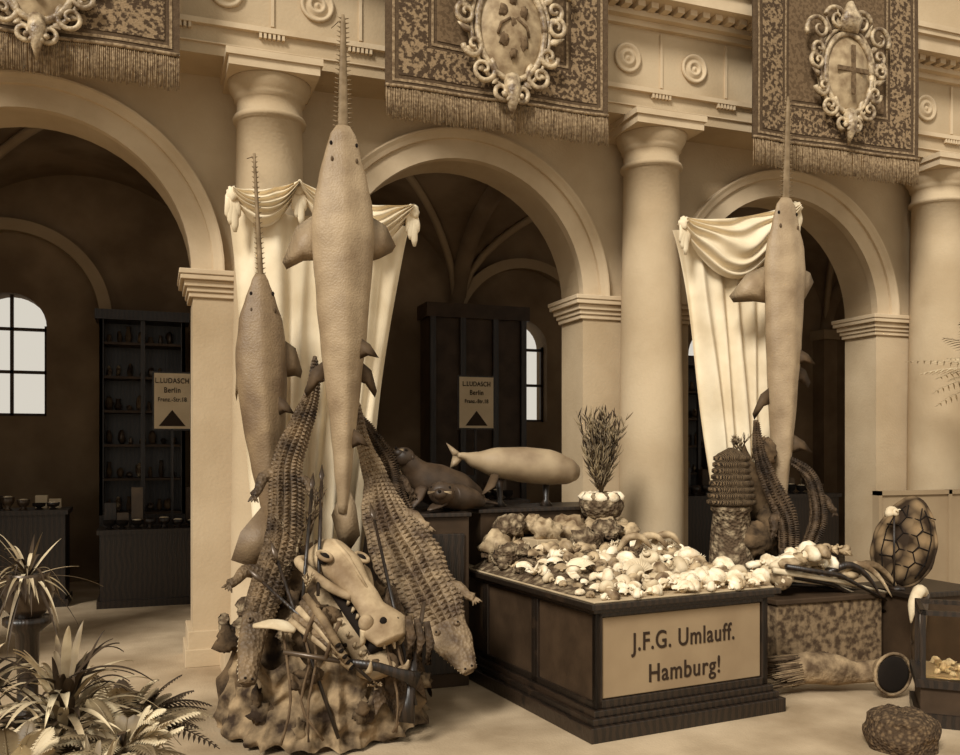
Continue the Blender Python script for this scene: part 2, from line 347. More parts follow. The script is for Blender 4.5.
# ---------------------------------------------------------------- sawfish
def sawfish(name,M,prof,rl,zs,skinm,pec,pelv,dors,tailz,bend=0,wr=1,tooth=1,cds=(.85,1)):
    mb=MB(); Z0=prof[0][0]; Z1=prof[-1][0]; n=46
    pts=[];rx=[];ry=[]
    def cx(z): return bend*math.sin((z-Z0)/(Z1-Z0)*math.pi)
    for i in range(n+1):
        z=lerp(Z0,Z1,i/n); h=interp(prof,z); q=i/n
        pts.append((cx(z),0,z)); rx.append(h); ry.append(h*interp([(0,.9),(.4,.75),(.75,.5),(1,.3)],q))
    def ds(q,p):
        o=q-p
        if o.y<0: o.y*=1.15*(1+.25*max(0,1-abs(o.x)/.05))
        else: o.y*=.6
        return p+o+V((1,0,0))*.005*noise.noise(q*5)
    mb.loft(pts,rx,ry,up=(0,-1,0),n=26,m=skinm,dsp=ds)
    m_=14; w0=.042*wr;w1=.018*wr
    rp=[(cx(Z1),-.0,lerp(Z1-.1,zs+rl,i/m_)) for i in range(m_+1)]
    mb.loft(rp,[lerp(w0,w1,(i/m_)) if i<m_ else .010 for i in range(m_+1)],[.016]*m_+[.006],up=(0,-1,0),n=10,m=saw)
    T=24
    for i in range(T):
        z=lerp(zs+.03,zs+rl-.03,i/(T-1)); wd=lerp(w0,w1,(z-Z1)/(zs+rl-Z1)); l=lerp(.032,.022,i/T)*tooth
        for s_ in (-1,1):
            mb.loft([(s_*(wd-.008),0,z),(s_*(wd+l),0,z+.010)],[.007,.002],[.006,.002],up=(0,-1,0),n=5,m=saw)
    ez=Z1-.14; hw=interp(prof,ez)
    for s_ in (-1,1):
        mb.ell((s_*hw*.80,-hw*.25,ez),(.011,.012,.016),darkhole,n=10,k=6)
        h3=interp(prof,ez-.12); mb.ell((s_*h3*.62,-h3*.36,ez-.12),(.010,.012,.020),findark,n=8,k=6)
    def tri(s_,z0,z1,out,tz,dy,m,root=.7):
        a=(s_*interp(prof,z1)*root+cx(z1),-.01,z1); b_=(s_*interp(prof,z0)*root+cx(z0),-.01,z0)
        p=[a,(s_*(interp(prof,z1)+out*.55),dy*.5-.01,lerp(z1,tz,.35)),(s_*(interp(prof,z1)+out),dy,tz),(s_*(interp(prof,z1)+out*.85),dy,tz-.05),(s_*(interp(prof,z0)+out*.3),dy*.4,lerp(z0,tz,.3)),b_]
        if s_<0: p=p[::-1]
        mb.fin(p,.014,m)
    for (s_,z0,z1,out,tz,dy) in pec: tri(s_,z0,z1,out,tz,dy,skinm)
    for (s_,z0,z1,out,tz,dy) in pelv: tri(s_,z0,z1,out,tz,dy,findark)
    for (z,h,sx) in dors:
        b0=interp(prof,z)*.5; d=V((sx,-math.sqrt(max(0,1-sx*sx)),0))
        p=[V((cx(z),0,z+h*.6))+d*b0,V((cx(z),0,z+h*.15))+d*(b0+h*.7),V((cx(z),0,z-h*.35))+d*(b0+h*1.05),V((cx(z),0,z-h*.25))+d*(b0+h*.6),V((cx(z),0,z-h*.5))+d*b0*.8]
        mb.fin(p,.014,findark)
    t0=Z0; d=V((cds[0],-.5,0))*cds[1]
    p=[V((0,0,t0+.22))+d*.03,V((0,0,t0+.05))+d*.10,V((0,0,t0-tailz*.5))+d*.13,V((0,0,t0-tailz))+d*.02,V((0,0,t0-tailz*.6))-d*.04,V((0,0,t0-.02))-d*.09,V((0,0,t0+.12))-d*.03]
    mb.fin(p,.02,skinm)
    mb.loft([(0,0,zs+rl-.05),(0,.15,zs+rl+.02),(0,.45,zs+rl+.1)],.003,n=6,m=ropem)
    return mb.build(name,M=M)
def about(x,y,z,s_=1,ang=0): return Matrix.Translation((x,y,z))@Matrix.Rotation(math.radians(ang),4,'Y')@Matrix.Scale(s_,4)@Matrix.Translation((0,0,-z))
sawfish('sawfish',about(.838,-1.30,1.7,.953),
  [(1.25,.035),(1.6,.07),(1.9,.10),(2.2,.135),(2.5,.17),(2.75,.19),(3.0,.213),(3.25,.230),(3.45,.215),(3.65,.175),(3.85,.125),(3.98,.09),(4.03,.05)],.84,3.99,skin,
  [(-1,3.05,3.42,.20,3.04,.10),(1,3.05,3.42,.20,3.22,.10)],[(-1,2.2,2.36,.12,2.12,.02),(1,2.2,2.36,.10,2.13,.02)],[(2.42,.20,.75),(1.78,.17,.7)],.32)
sawfish('sawfish',about(.37,-.98,2,1,-3),
  [(1.1,.04),(1.35,.08),(1.6,.115),(1.9,.15),(2.2,.175),(2.4,.175),(2.6,.15),(2.75,.105),(2.88,.06),(2.93,.035)],.87,2.9,skin2,
  [(-1,2.2,2.45,.04,2.1,.06),(1,2.2,2.5,.10,2.25,.05)],[(1,1.7,1.85,.06,1.65,.02)],[(2.0,.18,.7),(1.5,.13,.7)],.26,bend=-.03,wr=.5,tooth=.5,cds=(-1.1,2.2))
sawfish('sawfish',about(4.74,-1.0,3,1,1.5),
  [(1.05,.04),(1.45,.075),(1.8,.11),(2.2,.14),(2.6,.17),(2.95,.19),(3.25,.205),(3.45,.19),(3.65,.14),(3.82,.095),(3.88,.05)],.92,3.84,skin,
  [(-1,2.95,3.3,.30,3.0,.08),(1,2.95,3.3,.18,3.2,.08)],[(-1,2.1,2.26,.14,2.0,.02),(1,2.3,2.46,.16,2.30,.02)],[(2.5,.18,.8),(1.75,.2,.85)],.3)
# ---------------------------------------------------------------- crocodiles
def crocodile(name,path,hw,thick,m,up=(0,-1,0),rows=7,legs=(),nseg=70,scute=1,hdf=.83):
    mb=MB(); pts=spline(path,nseg); w_=[x*(1+.07*noise.noise(V((i*.35,len(path),hw[2]*30)))) for i,x in enumerate(vals(hw,nseg))]
    mb.loft(pts,w_,[x*thick+.010 for x in w_],up=up,n=20,m=m)
    U=V(up); hd=int(nseg*hdf)
    for i in range(2,hd):
        t=(pts[i+1]-pts[i-1]).normalized(); sp_=(pts[i+1]-pts[i-1]).length*.25; sd=U.cross(t).normalized(); se=t.cross(sd).normalized()
        if se.dot(U)<0: se=-se
        for j in range(rows):
            a=(j-(rows-1)/2)/((rows-1)/2)*1.15 if rows>1 else 0
            p=pts[i]+sd*w_[i]*math.sin(a)+se*(w_[i]*thick+.010)*math.cos(a)
            n_=(sd*math.sin(a)+se*math.cos(a)).normalized(); r=w_[i]*1.0/rows+.003; h=(r*.8+.004)*scute*(1.5 if abs(j-(rows-1)/2)<1.1 else .9)
            tt=t*sp_*.92; s2=sd*math.cos(a)*r-se*math.sin(a)*r*.6
            mb.add([p-tt-s2,p-tt+s2,p+tt+s2,p+tt-s2,p+n_*h+tt*.5],[(0,1,4),(1,2,4),(2,3,4),(3,0,4)],m,False)
    i=hd+1; t=(pts[-1]-pts[i]).normalized(); sd=U.cross(t).normalized(); se=t.cross(sd).normalized()
    if se.dot(U)<0: se=-se
    for s_ in (-1,1):
        mb.ell(pts[i]+sd*s_*w_[i]*.5+se*(w_[i]*thick+.005),.022,m,n=10,k=6)
        mb.ell(pts[i]+sd*s_*w_[i]*.55+se*(w_[i]*thick+.022),.008,darkhole,n=8,k=6)
        mb.ell(pts[-2]+sd*s_*w_[-2]*.4+se*(w_[-2]*thick+.008),.008,darkhole,n=8,k=6)
    for q in range(10):
        for s_ in (-1,1):
            k=int(lerp(i+2,nseg-1,q/9)); p=pts[k]+sd*s_*w_[k]*.95
            mb.loft([p,p+sd*s_*.004-se*.022],[.005,.001],n=5,m=ivory)
    mb.loft([pts[i]-se*.03,pts[-4]-se*.05,pts[-1]-se*.04],[w_[i]*.8,w_[-4]*.8,w_[-1]*.6],[.02,.02,.01],up=up,n=10,m=m)
    for (fr,s_,l,dr) in legs:
        k=int(fr*nseg); t=(pts[k+1]-pts[k-1]).normalized(); sd=U.cross(t).normalized()
        p=pts[k]+sd*s_*w_[k]*.75; a=p+sd*s_*l*.5+t*dr*.2; c=a+sd*s_*l*.2+t*dr*.5+V((0,-.02,0)); d=c+t*dr*.25+sd*s_*.03
        mb.loft(spline([p,a,c,d],9),vals([.045,.04,.028,.03],9),n=9,m=m)
        for q in range(4):
            e_=d+(t*.05*(1 if dr>0 else -1))+sd*(q-1.5)*.022
            mb.loft([d,lerp(d,e_,.6),e_],[.012,.009,.003],n=6,m=m)
    return mb.build(name)
crocodile('crocodile',[(.69,-1.04,2.36),(.66,-1.1,2.10),(.57,-1.2,1.88),(.46,-1.3,1.62),(.43,-1.46,1.36),(.38,-1.66,1.12),(.24,-1.95,.85),(.14,-2.18,.62),(.10,-2.34,.42)],[.015,.05,.08,.10,.115,.115,.105,.075,.045],.45,croc,rows=7,nseg=84,legs=[(.42,-1,.14,.18),(.72,-1,.15,.18),(.44,1,.12,.12)])
crocodile('crocodile',[(.99,-1.02,2.06),(1.02,-1.08,1.78),(1.10,-1.16,1.50),(1.13,-1.34,1.24),(1.20,-1.60,1.0),(1.27,-1.88,.76),(1.35,-2.1,.54),(1.42,-2.26,.36)],[.02,.05,.09,.17,.23,.21,.13,.05],.2,croc_l,rows=9,nseg=66,scute=.9,legs=[(.45,1,.12,.15),(.70,-1,.10,.12),(.72,1,.10,.14)])
crocodile('crocodile',[(1.0,-.86,1.98),(1.10,-.92,1.82),(1.20,-1.0,1.6),(1.22,-1.1,1.38),(1.30,-1.3,1.15),(1.40,-1.55,.95)],[.03,.06,.09,.10,.09,.06],.6,croc2,rows=5,legs=[(.5,1,.1,.12)])
# ---------------------------------------------------------------- rockwork heap with hide
hp=MB()
def heap(u,v):
    a=2*math.pi*u; prof=interp([(0,1),(.2,.98),(.45,.84),(.7,.6),(.88,.36),(1,.02)],v)
    z=interp([(0,0),(.2,.28),(.45,.60),(.7,.84),(.88,1.0),(1,1.06)],v)
    fold=1+.05*math.sin(a*9+2*math.sin(a*2))*(1-v)+.16*noise.noise(V((math.cos(a)*2.5,math.sin(a)*2.5,z*4)))
    return (.62+.58*prof*fold*math.cos(a),-1.72+.30*v+.62*prof*fold*math.sin(a),z+.07*noise.noise(V((math.cos(a)*3,math.sin(a)*3,z*5)))*(1 if v>.02 else 0))
hp.grid(heap,120,44,rock)
def skirt(u,v):
    a=math.radians(lerp(178,356,u)); zt=.50+.10*noise.noise(V((u*9,0,1)))+.03*math.sin(u*41); zb=.02+.07*abs(noise.noise(V((u*14,3,1))))
    f_=1-abs(2*((u*11+.25*math.sin(u*25)+.15*v)%1)-1)
    r=.90+.13*v**2+.07*(f_**1.5)*(.25+v)+.06*noise.noise(V((u*16,v*1.5,4)))*(.4+v)+.07*noise.noise(V((u*6,v*5,9)))+.04*noise.noise(V((u*22,v*9,2)))
    return (.63+.60*r*math.cos(a),-1.74+.66*r*math.sin(a),lerp(zt,zb,v))
hp.grid(skirt,300,36,rawhide)
def hide2(u,v):
    a=math.radians(lerp(285,372,u)); zt=.82+.05*math.sin(u*17); zb=.20+.12*noise.noise(V((u*9,7,1)))
    r=.72+.36*v**.7+.05*noise.noise(V((u*9,v*3,14)))+.03*math.sin(u*30)*v
    return (.63+.60*r*math.cos(a),-1.74+.66*r*math.sin(a),lerp(zt,zb,v))
hp.grid(hide2,90,24,croc2)
for i in range(60):
    a=math.radians(R(175,365)); r=R(.3,.62); z=1.0-.72*r+R(-.08,.08)
    hp.ell((.63+r*math.cos(a),-1.65+r*.95*math.sin(a),z),(R(.03,.08),R(.04,.08),R(.03,.07)),random.choice([rock,rock,rawhide,coralm]),n=12,k=8,nz=.9,nf=2.5)
for i in range(12):
    a=math.radians(R(195,345)); z=R(.05,.45); r=.58+.06*R(0,1)
    hp.ell((.63+r*math.cos(a),-1.74+1.1*r*math.sin(a),z),(R(.03,.07),R(.02,.04),R(.03,.09)),random.choice([rawhide,rock,rock]),n=12,k=8,nz=.9,nf=2.5)
for i in range(5):
    x0=R(.2,1.1); hp.loft(spline([(x0,-2.2,.66),(x0+R(-.05,.05),-2.38,.52),(x0+R(-.08,.08),-2.45,.3),(x0+R(-.1,.1),-2.46,.1)],8),.008,n=6,m=ropem)
hp.build('specimen_heap')
# hippo skull: cranium - zygomatic arches - waisted snout - flared muzzle; dark mouth; peg teeth and canines
sk=MB(); sp=spline([(.60,-1.76,1.03),(.63,-1.88,1.05),(.69,-2.02,.99),(.76,-2.14,.88),(.82,-2.25,.77),(.87,-2.34,.68),(.90,-2.40,.61)],36)
sw=vals([.09,.13,.125,.085,.085,.145,.10],36)
def sdsp(q,p): return q+(q-p)*(.07*noise.noise(q*11))
sk.loft(sp,sw,vals([.07,.10,.09,.06,.055,.075,.045],36),up=(0,-.7,.7),n=28,m=skullm,dsp=sdsp)
sd=V((.94,.3,-.1)).normalized(); fw=(sp[24]-sp[6]).normalized(); upn=sd.cross(fw).normalized()
if upn.y>0: upn=-upn
for s_ in (-1,1):
    c=sp[11]+sd*s_*.115+upn*.035
    # orbit: socket with raised rim
    n_=20; rim=[c+upn*(.028)+(sd*s_*.9*math.cos(2*math.pi*i/n_)+fw*math.sin(2*math.pi*i/n_))*.042+sd*s_*.012 for i in range(n_+1)]
    sk.loft(rim,.013,up=tuple(upn),n=8,m=skullm)
    sk.ell(c+upn*.008+sd*s_*.010,(.036,.036,.036),darkhole,n=14,k=10)
    # zygomatic arch
    sk.loft(spline([sp[3]+sd*s_*.10-upn*.03,sp[6]+sd*s_*.185-upn*.05,sp[11]+sd*s_*.20-upn*.05,sp[16]+sd*s_*.135-upn*.05,sp[20]+sd*s_*.07-upn*.02],16),vals([.024,.028,.032,.030,.022],16),n=10,m=skullm)
    # nasal opening, canine sheath, canine
    sk.ell(sp[31]+sd*s_*.045+upn*.062,(.022,.014,.026),darkhole,n=10,k=8)
    sk.ell(sp[29]+sd*s_*.115+upn*.01,(.045,.045,.05),skullm,n=14,k=10)
    t0=sp[30]+sd*s_*.13-upn*.02
    sk.loft(spline([t0,t0+fw*.03-upn*.06,t0+fw*.02-upn*.11-sd*s_*.01],8),vals([.022,.018,.006],8),n=8,m=bone)
    for q in range(6):
        t2=sp[14+2*q]+sd*s_*.075-upn*.045; sk.loft([t2,t2-upn*.032],[.013,.009],n=6,m=bone)
    t1=sp[34]+sd*s_*.035-upn*.03; sk.loft([t1,t1+fw*.035-upn*.03],[.014,.007],n=7,m=bone)
sk.loft([sp[1]+upn*.09,sp[6]+upn*.105,sp[12]+upn*.085,sp[20]+upn*.06],[.012,.018,.016,.006],n=8,m=skullm)
jw=spline([(.63,-1.90,.84),(.70,-2.08,.68),(.77,-2.25,.54),(.82,-2.36,.46),(.84,-2.42,.42)],20)
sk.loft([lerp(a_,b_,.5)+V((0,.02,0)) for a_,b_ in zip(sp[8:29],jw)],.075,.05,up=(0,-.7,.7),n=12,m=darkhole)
sk.loft(jw,vals([.10,.095,.09,.135,.09],20),vals([.05,.035,.03,.045,.025],20),up=(0,-.7,.7),n=16,m=skullm,dsp=sdsp)
for s_ in (-1,1):
    for q in range(5):
        t2=jw[6+2*q]+sd*s_*.075+upn*.02; sk.loft([t2,t2+upn*.03],[.012,.008],n=6,m=bone)
    t0=jw[18]+sd*s_*.10+upn*.01; sk.loft(spline([t0,t0+fw*.03+upn*.05+sd*s_*.02,t0+upn*.10+fw*.02+sd*s_*.025],8),vals([.024,.019,.005],8),n=8,m=bone)
sk.build('hippopotamus_skull')
q=MB()
for i in range(5):
    o=V((0.0,-.01*i,.035*i-.04)); 
    q.loft([V((.34,-2.28,.78))+o+V((.02*i,0,0)),V((.50,-2.40,.66))+o,V((.64,-2.50,.54))+o-V((.02*i,0,0))],[.02,.024,.022],n=10,m=random.choice([reed,croc,bone]))
    q.ell(V((.64,-2.50,.54))+o-V((.02*i,0,0)),.017,darkhole,n=8,k=6)
for f_ in (.3,.65): q.loft([V((lerp(.34,.64,f_)+dx,lerp(-2.30,-2.52,f_)-.03,lerp(.78,.54,f_)+dz)) for dx,dz in ((-.03,-.07),(0,0.02),(.05,.13))],.012,n=6,m=ropem)
q.build('reed_quiver')
q=MB()
for i in range(3): q.loft([(1.0+.055*i,-2.38,.74-.02*i),(1.01+.055*i,-2.42,.62-.02*i),(1.0+.055*i,-2.41,.50-.02*i)],[.02,.03,.022],n=10,m=croc2)
q.build('powder_horns')
q=MB(); q.loft(spline([(.14,-2.28,.72),(.22,-2.32,.735),(.30,-2.33,.72),(.36,-2.34,.69)],10),vals([.015,.045,.055,.02],10),[.014]*11,up=(0,-.4,1),n=12,m=ivory); q.build('carved_ivory_shield')
q=MB()
for (a,b_) in (((.30,-2.05,1.05),(.58,-2.46,.10)),((.95,-1.75,1.25),(1.02,-2.48,.25)),((.55,-1.75,1.45),(.42,-2.2,.8)),((.62,-1.7,1.5),(.52,-2.15,.85)),((.20,-2.2,.95),(.75,-2.52,.42))):
    a=V(a);b_=V(b_); q.loft([a,lerp(a,b_,.5),b_],[.010,.012,.010],n=8,m=wood); d=(a-b_).normalized(); q.loft([a,a+d*.05,a+d*.13],[.007,.018,.002],[.004,.006,.002],up=(0,1,0),n=8,m=metalm)
q.build('spears')
q=MB()
for (a,b_) in (((.28,-2.44,.60),(1.02,-2.52,.44)),((1.12,-2.30,.80),(.96,-2.50,.20))):
    a=V(a);b_=V(b_); q.loft([a,lerp(a,b_,.62)],[.014,.016],n=8,m=metalm); q.loft([lerp(a,b_,.45),lerp(a,b_,.7),lerp(a,b_,.85)-V((0,0,.02)),b_-V((0,0,.04))],[.022,.026,.03,.05],[.016,.018,.018,.02],up=(0,1,0),n=10,m=wood)
q.build('flintlock_guns')
def branch(mb,p,d,l,r,dep,m):
    e=p+d*l; mid=(p+e)/2+V((R(-1,1),R(-1,1),R(-1,1)))*l*.12
    mb.loft([p,mid,e],[r,r*.85,r*.7 if dep else r*.2],n=6,m=m)
    if dep:
        for _ in range(random.choice((2,3))):
            nd=(d+V((R(-.7,.7),R(-.5,.5),R(-.3,.7)))).normalized(); branch(mb,e,nd,l*R(.6,.85),r*.7,dep-1,m)
bc=MB()
for p,d,l,k in (((.48,-1.75,.98),(-.2,-.3,1),.13,coralm),((.54,-1.7,1.02),(.0,-.2,1),.15,coralm),((.38,-1.9,.85),(-.4,-.5,.8),.10,coralm),((.45,-2.05,.8),(.1,-.6,.8),.08,bone),((.88,-2.3,.42),(.3,-.9,-.1),.07,bone),((.80,-2.32,.38),(.1,-.9,-.2),.06,bone)):
    branch(bc,V(p),V(d).normalized(),l,.011,4 if k is coralm else 3,k)
bc.build('branch_coral')
# ---------------------------------------------------------------- display table
TM=Matrix.Translation((1.99,-2.76,0))@Matrix.Rotation(math.radians(6.2),4,'Z')
TW,TD,TH=1.50,2.35,.80
tb=MB()
tb.box(0,TW,0,TD,0,.09,wood); tb.box(.03,TW-.03,.03,TD-.03,.09,.13,wood); tb.box(.055,TW-.055,.055,TD-.055,.13,.17,wood)
tb.box(.10,TW-.10,.10,TD-.10,.12,TH-.03,woodp)
def frame(a0,a1,z0,z1,w_,side):
    for (b0,b1,c0,c1) in ((a0,a1,z0,z0+w_),(a0,a1,z1-w_,z1),(a0,a0+w_,z0,z1),(a1-w_,a1,z0,z1)):
        if side=='f': tb.box(b0,b1,.08,.12,c0,c1,wood)
        elif side=='l': tb.box(.08,.12,b0,b1,c0,c1,wood)
        else: tb.box(TW-.12,TW-.08,b0,b1,c0,c1,wood)
frame(.08,TW-.08,.17,TH-.04,.05,'f')
for s_ in 'lr':
    for k in range(3): frame(.08+k*.73,.08+(k+1)*.73,.17,TH-.04,.04,s_)
tb.box(.135,TW-.135,.092,.11,.225,TH-.095,signm)
tb.box(.05,TW-.05,.05,TD-.05,TH-.06,TH-.035,wood); tb.box(.02,TW-.02,.02,TD-.02,TH-.035,TH,wood)
tb.box(.05,TW-.05,.05,TD-.05,TH,TH+.012,tablecl)
table=tb.build('display_table',M=TM,bevel=.005)
def text(s_,size,loc,rot,m,name,parent,xs=1,off=0.0):
    cu=bpy.data.curves.new(name,'FONT'); cu.body=s_; cu.size=size; cu.align_x='CENTER'; cu.align_y='CENTER'; cu.extrude=.002; cu.offset=off
    cu.space_character=1.1
    cu.materials.append(m); o=bpy.data.objects.new(name,cu); sc.collection.objects.link(o)
    o.parent=parent; o.location=loc; o.rotation_euler=rot; o.scale=(xs,1,1)
    return o
text('J.F.G. Umlauff.',.155,(TW/2,.089,.535),(math.pi/2,0,0),inkm,'lettering_top',table,.80,.0015)
text('Hamburg!',.155,(TW/2,.089,.335),(math.pi/2,0,0),inkm,'lettering_bottom',table,.84,.0015)
rs=MB()
rs.box(.15,1.35,1.75,2.25,.812,1.22,woodp); rs.box(.12,1.38,1.72,2.28,1.22,1.25,wood)
rs.box(.42,.68,1.36,1.60,.812,1.04,tablecl); rs.box(1.0,1.26,1.3,1.55,.812,1.0,woodp)
rs.build('display_riser',M=TM,bevel=.006)
def mound(u,v):
    a=max(0,min(1,(v-.25)/.6))*max(0,min(1,(u-.05)/.25))*max(0,min(1,(TW-.05-u)/.2))
    return .15*a*(.7+.3*math.sin(u*5))
def conch(mb,M,m):
    pts=[];rad=[];n=26
    for i in range(n+1):
        q=i/n; a=q*2.6*2*math.pi; rr=.62*math.exp(-2.4*(1-q)); z=(1-q)*1.5-.4
        pts.append(M@V((rr*math.cos(a),rr*math.sin(a),z*.95))); rad.append(max(.02,.60*math.exp(-2.2*(1-q)))*M.median_scale)
    mb.loft(pts,rad,up=tuple((M.to_3x3()@V((0,0,1))).normalized()),n=8,m=m)
    # siphonal body + flared lip
    mb.loft([M@V((.15,0,-.1)),M@V((.2,.05,-.7)),M@V((.1,.05,-1.25))],[.55*M.median_scale,.38*M.median_scale,.06*M.median_scale],n=10,m=m)
    mb.ell((.52,-.1,-.45),(.28,.12,.62),m,M=M,n=10,k=6)
    mb.ell((.50,-.20,-.40),(.13,.06,.45),shellb,M=M,n=8,k=6)
def scallop(mb,M,m):
    def F(u,v):
        a=lerp(-1.25,1.25,u); r=v; rb_=1+.07*math.cos(u*11*2*math.pi)
        return (r*math.sin(a),-.35*math.sin(math.pi*min(1,v*.9+.05))*rb_*math.cos(a*.9),r*math.cos(a)-.3)
    mb.grid(F,44,6,m,M=M)
    mb.ell((0,0,-.3),(.22,.08,.1),m,M=M,n=8,k=5)
def rndM(x,y,z,s_):
    return Matrix.Translation((x,y,z))@Matrix.Rotation(R(0,6.28),4,'Z')@Matrix.Rotation(R(.7,2.0),4,'X')@Matrix.Scale(s_,4)
sh=MB()
sh.grid(lambda u,v:(lerp(.06,TW-.06,u),lerp(.1,1.72,v),.811+mound(lerp(.06,TW-.06,u),lerp(.1,1.72,v))),24,24,coralm)
for row in range(16):
    v=.09+row*.1; nn=15-(row//4)
    for i in range(nn):
        u=.08+(TW-.16)*(i+.5)/nn+R(-.025,.025); s_=R(.026,.05)*(1+.35*min(1,u))
        if R(0,1)<.2: s_*=1.4
        if .38<u<.72 and 1.32<v<1.64: continue
        vv=v+R(-.03,.03); z=.812+s_*.6+mound(u,vv)
        mm=random.choice([shellm,shellm,shellb,shellb,ivory] if row<8 else [shellm,shellb,shellb,coralm,coralm])
        if row<2: mm=random.choice([shellm,shellm,shellm,shellb])
        k=R(0,1)
        if k<.55: conch(sh,rndM(u,vv,z,s_),mm)
        elif k<.80: scallop(sh,Matrix.Translation((u,vv,z+.01))@Matrix.Rotation(R(-.5,.5),4,'Z')@Matrix.Rotation(R(-1.1,-.5),4,'X')@Matrix.Scale(s_*1.35,4),mm)
        elif k<.9: sh.ell((u,vv,z),(s_*R(.7,1.2),s_*.9,s_*.7),mm,n=14,k=9,nz=.25,nf=4)
        else:
            for q_ in range(9):
                d=V((R(-1,1),R(-1,1),R(0,1))).normalized(); sh.loft([(u,vv,z),V((u,vv,z))+d*s_*1.5],[s_*.4,.002],n=5,m=mm)
for (u,v,s_) in [(.9,.5,.08),(1.1,.55,.085),(1.25,.7,.09),(1.0,.8,.095),(1.2,.95,.10),(.75,.7,.08),(1.35,.45,.08),(.55,.95,.07),(.8,1.0,.085),(1.3,1.15,.09),(.62,.4,.065),(1.05,.28,.072),(1.3,.2,.072),(.4,.25,.06),(.2,.12,.05),(.5,.12,.055),(.8,.13,.062),(1.15,.12,.066),(1.38,.13,.066),(1.38,.9,.09),(.95,1.2,.09),(.68,.2,.06)]:
    conch(sh,rndM(u,v,.875+mound(u,v),s_*1.05),random.choice([shellm,shellm,shellb,ivory]))
sh.build('seashell_collection',M=TM)
cs=MB()
for (u,v,z,r) in [(.2,1.1,.87,.09),(.42,1.0,.93,.085),(.2,1.38,.93,.12),(.42,1.2,.96,.1),(.22,1.6,.98,.14),(.54,1.45,1.10,.11),(.85,1.35,1.0,.13),(.82,1.58,1.06,.16),(1.05,1.4,1.08,.11),(1.25,1.4,1.06,.1),(.55,1.68,1.12,.1),(.35,1.65,1.12,.12),(.7,1.15,.96,.09),(1.38,1.15,.93,.1),(1.1,1.6,1.08,.13),(1.3,1.62,1.06,.12)]:
    cs.ell((u,v,z),(r,r*.9,r*.75),random.choice([coralm,coralm,shellb,bone]),n=18,k=12,nz=.6,nf=2.5)
for (u,v) in ((.95,1.15),(1.32,.95),(.6,1.2),(.3,1.3)):
    for _ in range(4): branch(cs,V((u,v,.9)),V((R(-.4,.4),R(-.4,.4),1)).normalized(),.06,.012,2,ivory)
cs.build('coral_specimens',M=TM)
cu=MB()
for k in range(3):
    cu.loft(spline([(.85+.14*k,.95,.98),(.9+.14*k,.92,1.07),(.99+.14*k,.88,1.08),(1.06+.13*k,.84,1.0)],10),vals([.012,.026,.03,.022,.008],10),n=8,m=bone)
cu.build('whale_bones',M=TM)
# ---------------------------------------------------------------- seals & porpoise
def seal(name,path,hw,m,flips,sq=.85,hs=1):
    mb=MB(); pts=spline(path,36); w_=vals(hw,36)
    mb.loft(pts,[x*sq for x in w_],w_,up=(0,-1,0.001),n=18,m=m)
    for (p,a,b_) in flips:
        p=V(p);a=V(a);b_=V(b_); mb.loft(spline([p,lerp(p,a,.5),a],6),vals([.05,.06,.015],6),vals([.025,.02,.006],6),up=tuple(b_),n=8,m=m)
    h=pts[0]; d=(pts[0]-pts[4]).normalized(); r=hw[0]*hs
    mb.ell(h+d*.01,(r*1.1,r*1.05,r),m,n=16,k=12); mb.ell(h+d*r*.95-V((0,0,r*.15)),(r*.62,r*.6,r*.5),m,n=14,k=10)
    mb.ell(h+d*r*1.5,(r*.16,)*3,darkhole,n=8,k=6)
    sx=d.cross(V((0,0,1))).normalized()
    for s_ in (-1,1):
        mb.ell(h+d*r*.6+sx*s_*r*.75+V((0,0,r*.4)),r*.14,darkhole,n=8,k=6)
        mb.ell(h-d*r*.2+sx*s_*r*1.02+V((0,0,r*.2)),(r*.12,r*.12,r*.22),m,n=8,k=6)
        for w2 in range(3): mb.loft([h+d*r*1.3+sx*s_*r*.3,h+d*r*1.35+sx*s_*r*1.0-V((0,0,r*.1*w2))],.002,n=4,m=bone)
    return mb.build(name)
seal('sea_lion',[(1.36,-.98,1.64),(1.42,-.95,1.58),(1.52,-.90,1.48),(1.66,-.86,1.43),(1.82,-.82,1.40),(1.95,-.80,1.36),(2.05,-.79,1.31)],[.075,.10,.17,.19,.16,.10,.03],seald,
   [((1.48,-1.03,1.42),(1.36,-1.14,1.27),(0,0,1)),((1.98,-.8,1.32),(2.14,-.88,1.28),(0,0,1)),((1.98,-.76,1.32),(2.14,-.70,1.28),(0,0,1))])
seal('sea_lion',[(1.57,-1.22,1.39),(1.60,-1.16,1.38),(1.66,-1.08,1.36),(1.76,-1.04,1.35),(1.88,-1.0,1.33),(1.98,-1.0,1.29)],[.085,.09,.115,.12,.09,.03],seald,[((1.6,-1.17,1.32),(1.46,-1.26,1.27),(0,0,1))])
po=MB(); pts=spline([(1.84,-.80,1.66),(1.90,-.79,1.65),(2.0,-.77,1.62),(2.18,-.76,1.60),(2.42,-.76,1.58),(2.62,-.76,1.56),(2.78,-.76,1.53),(2.86,-.76,1.515),(2.89,-.76,1.51)],40)
w_=vals([.02,.035,.075,.135,.16,.16,.125,.08,.03],40)
po.loft(pts,[x*.9 for x in w_],w_,up=(0,-1,.001),n=20,m=seall)
for s_ in (-1,1): po.fin([(1.90,-.78,1.65),(1.82,-.78+s_*.04,1.65+s_*.07),(1.76,-.78+s_*.05,1.66+s_*.10),(1.80,-.78,1.655)],.012,seall)
po.loft([(2.12,-.86,1.5),(2.06,-.92,1.42),(1.98,-.96,1.36)],[.04,.045,.01],[.02,.014,.006],n=8,m=findark)
po.ell((2.79,-.86,1.53),.010,darkhole,n=8,k=6)
po.loft([(2.72,-.87,1.49),(2.80,-.845,1.485),(2.87,-.79,1.49)],.004,n=5,m=darkhole)
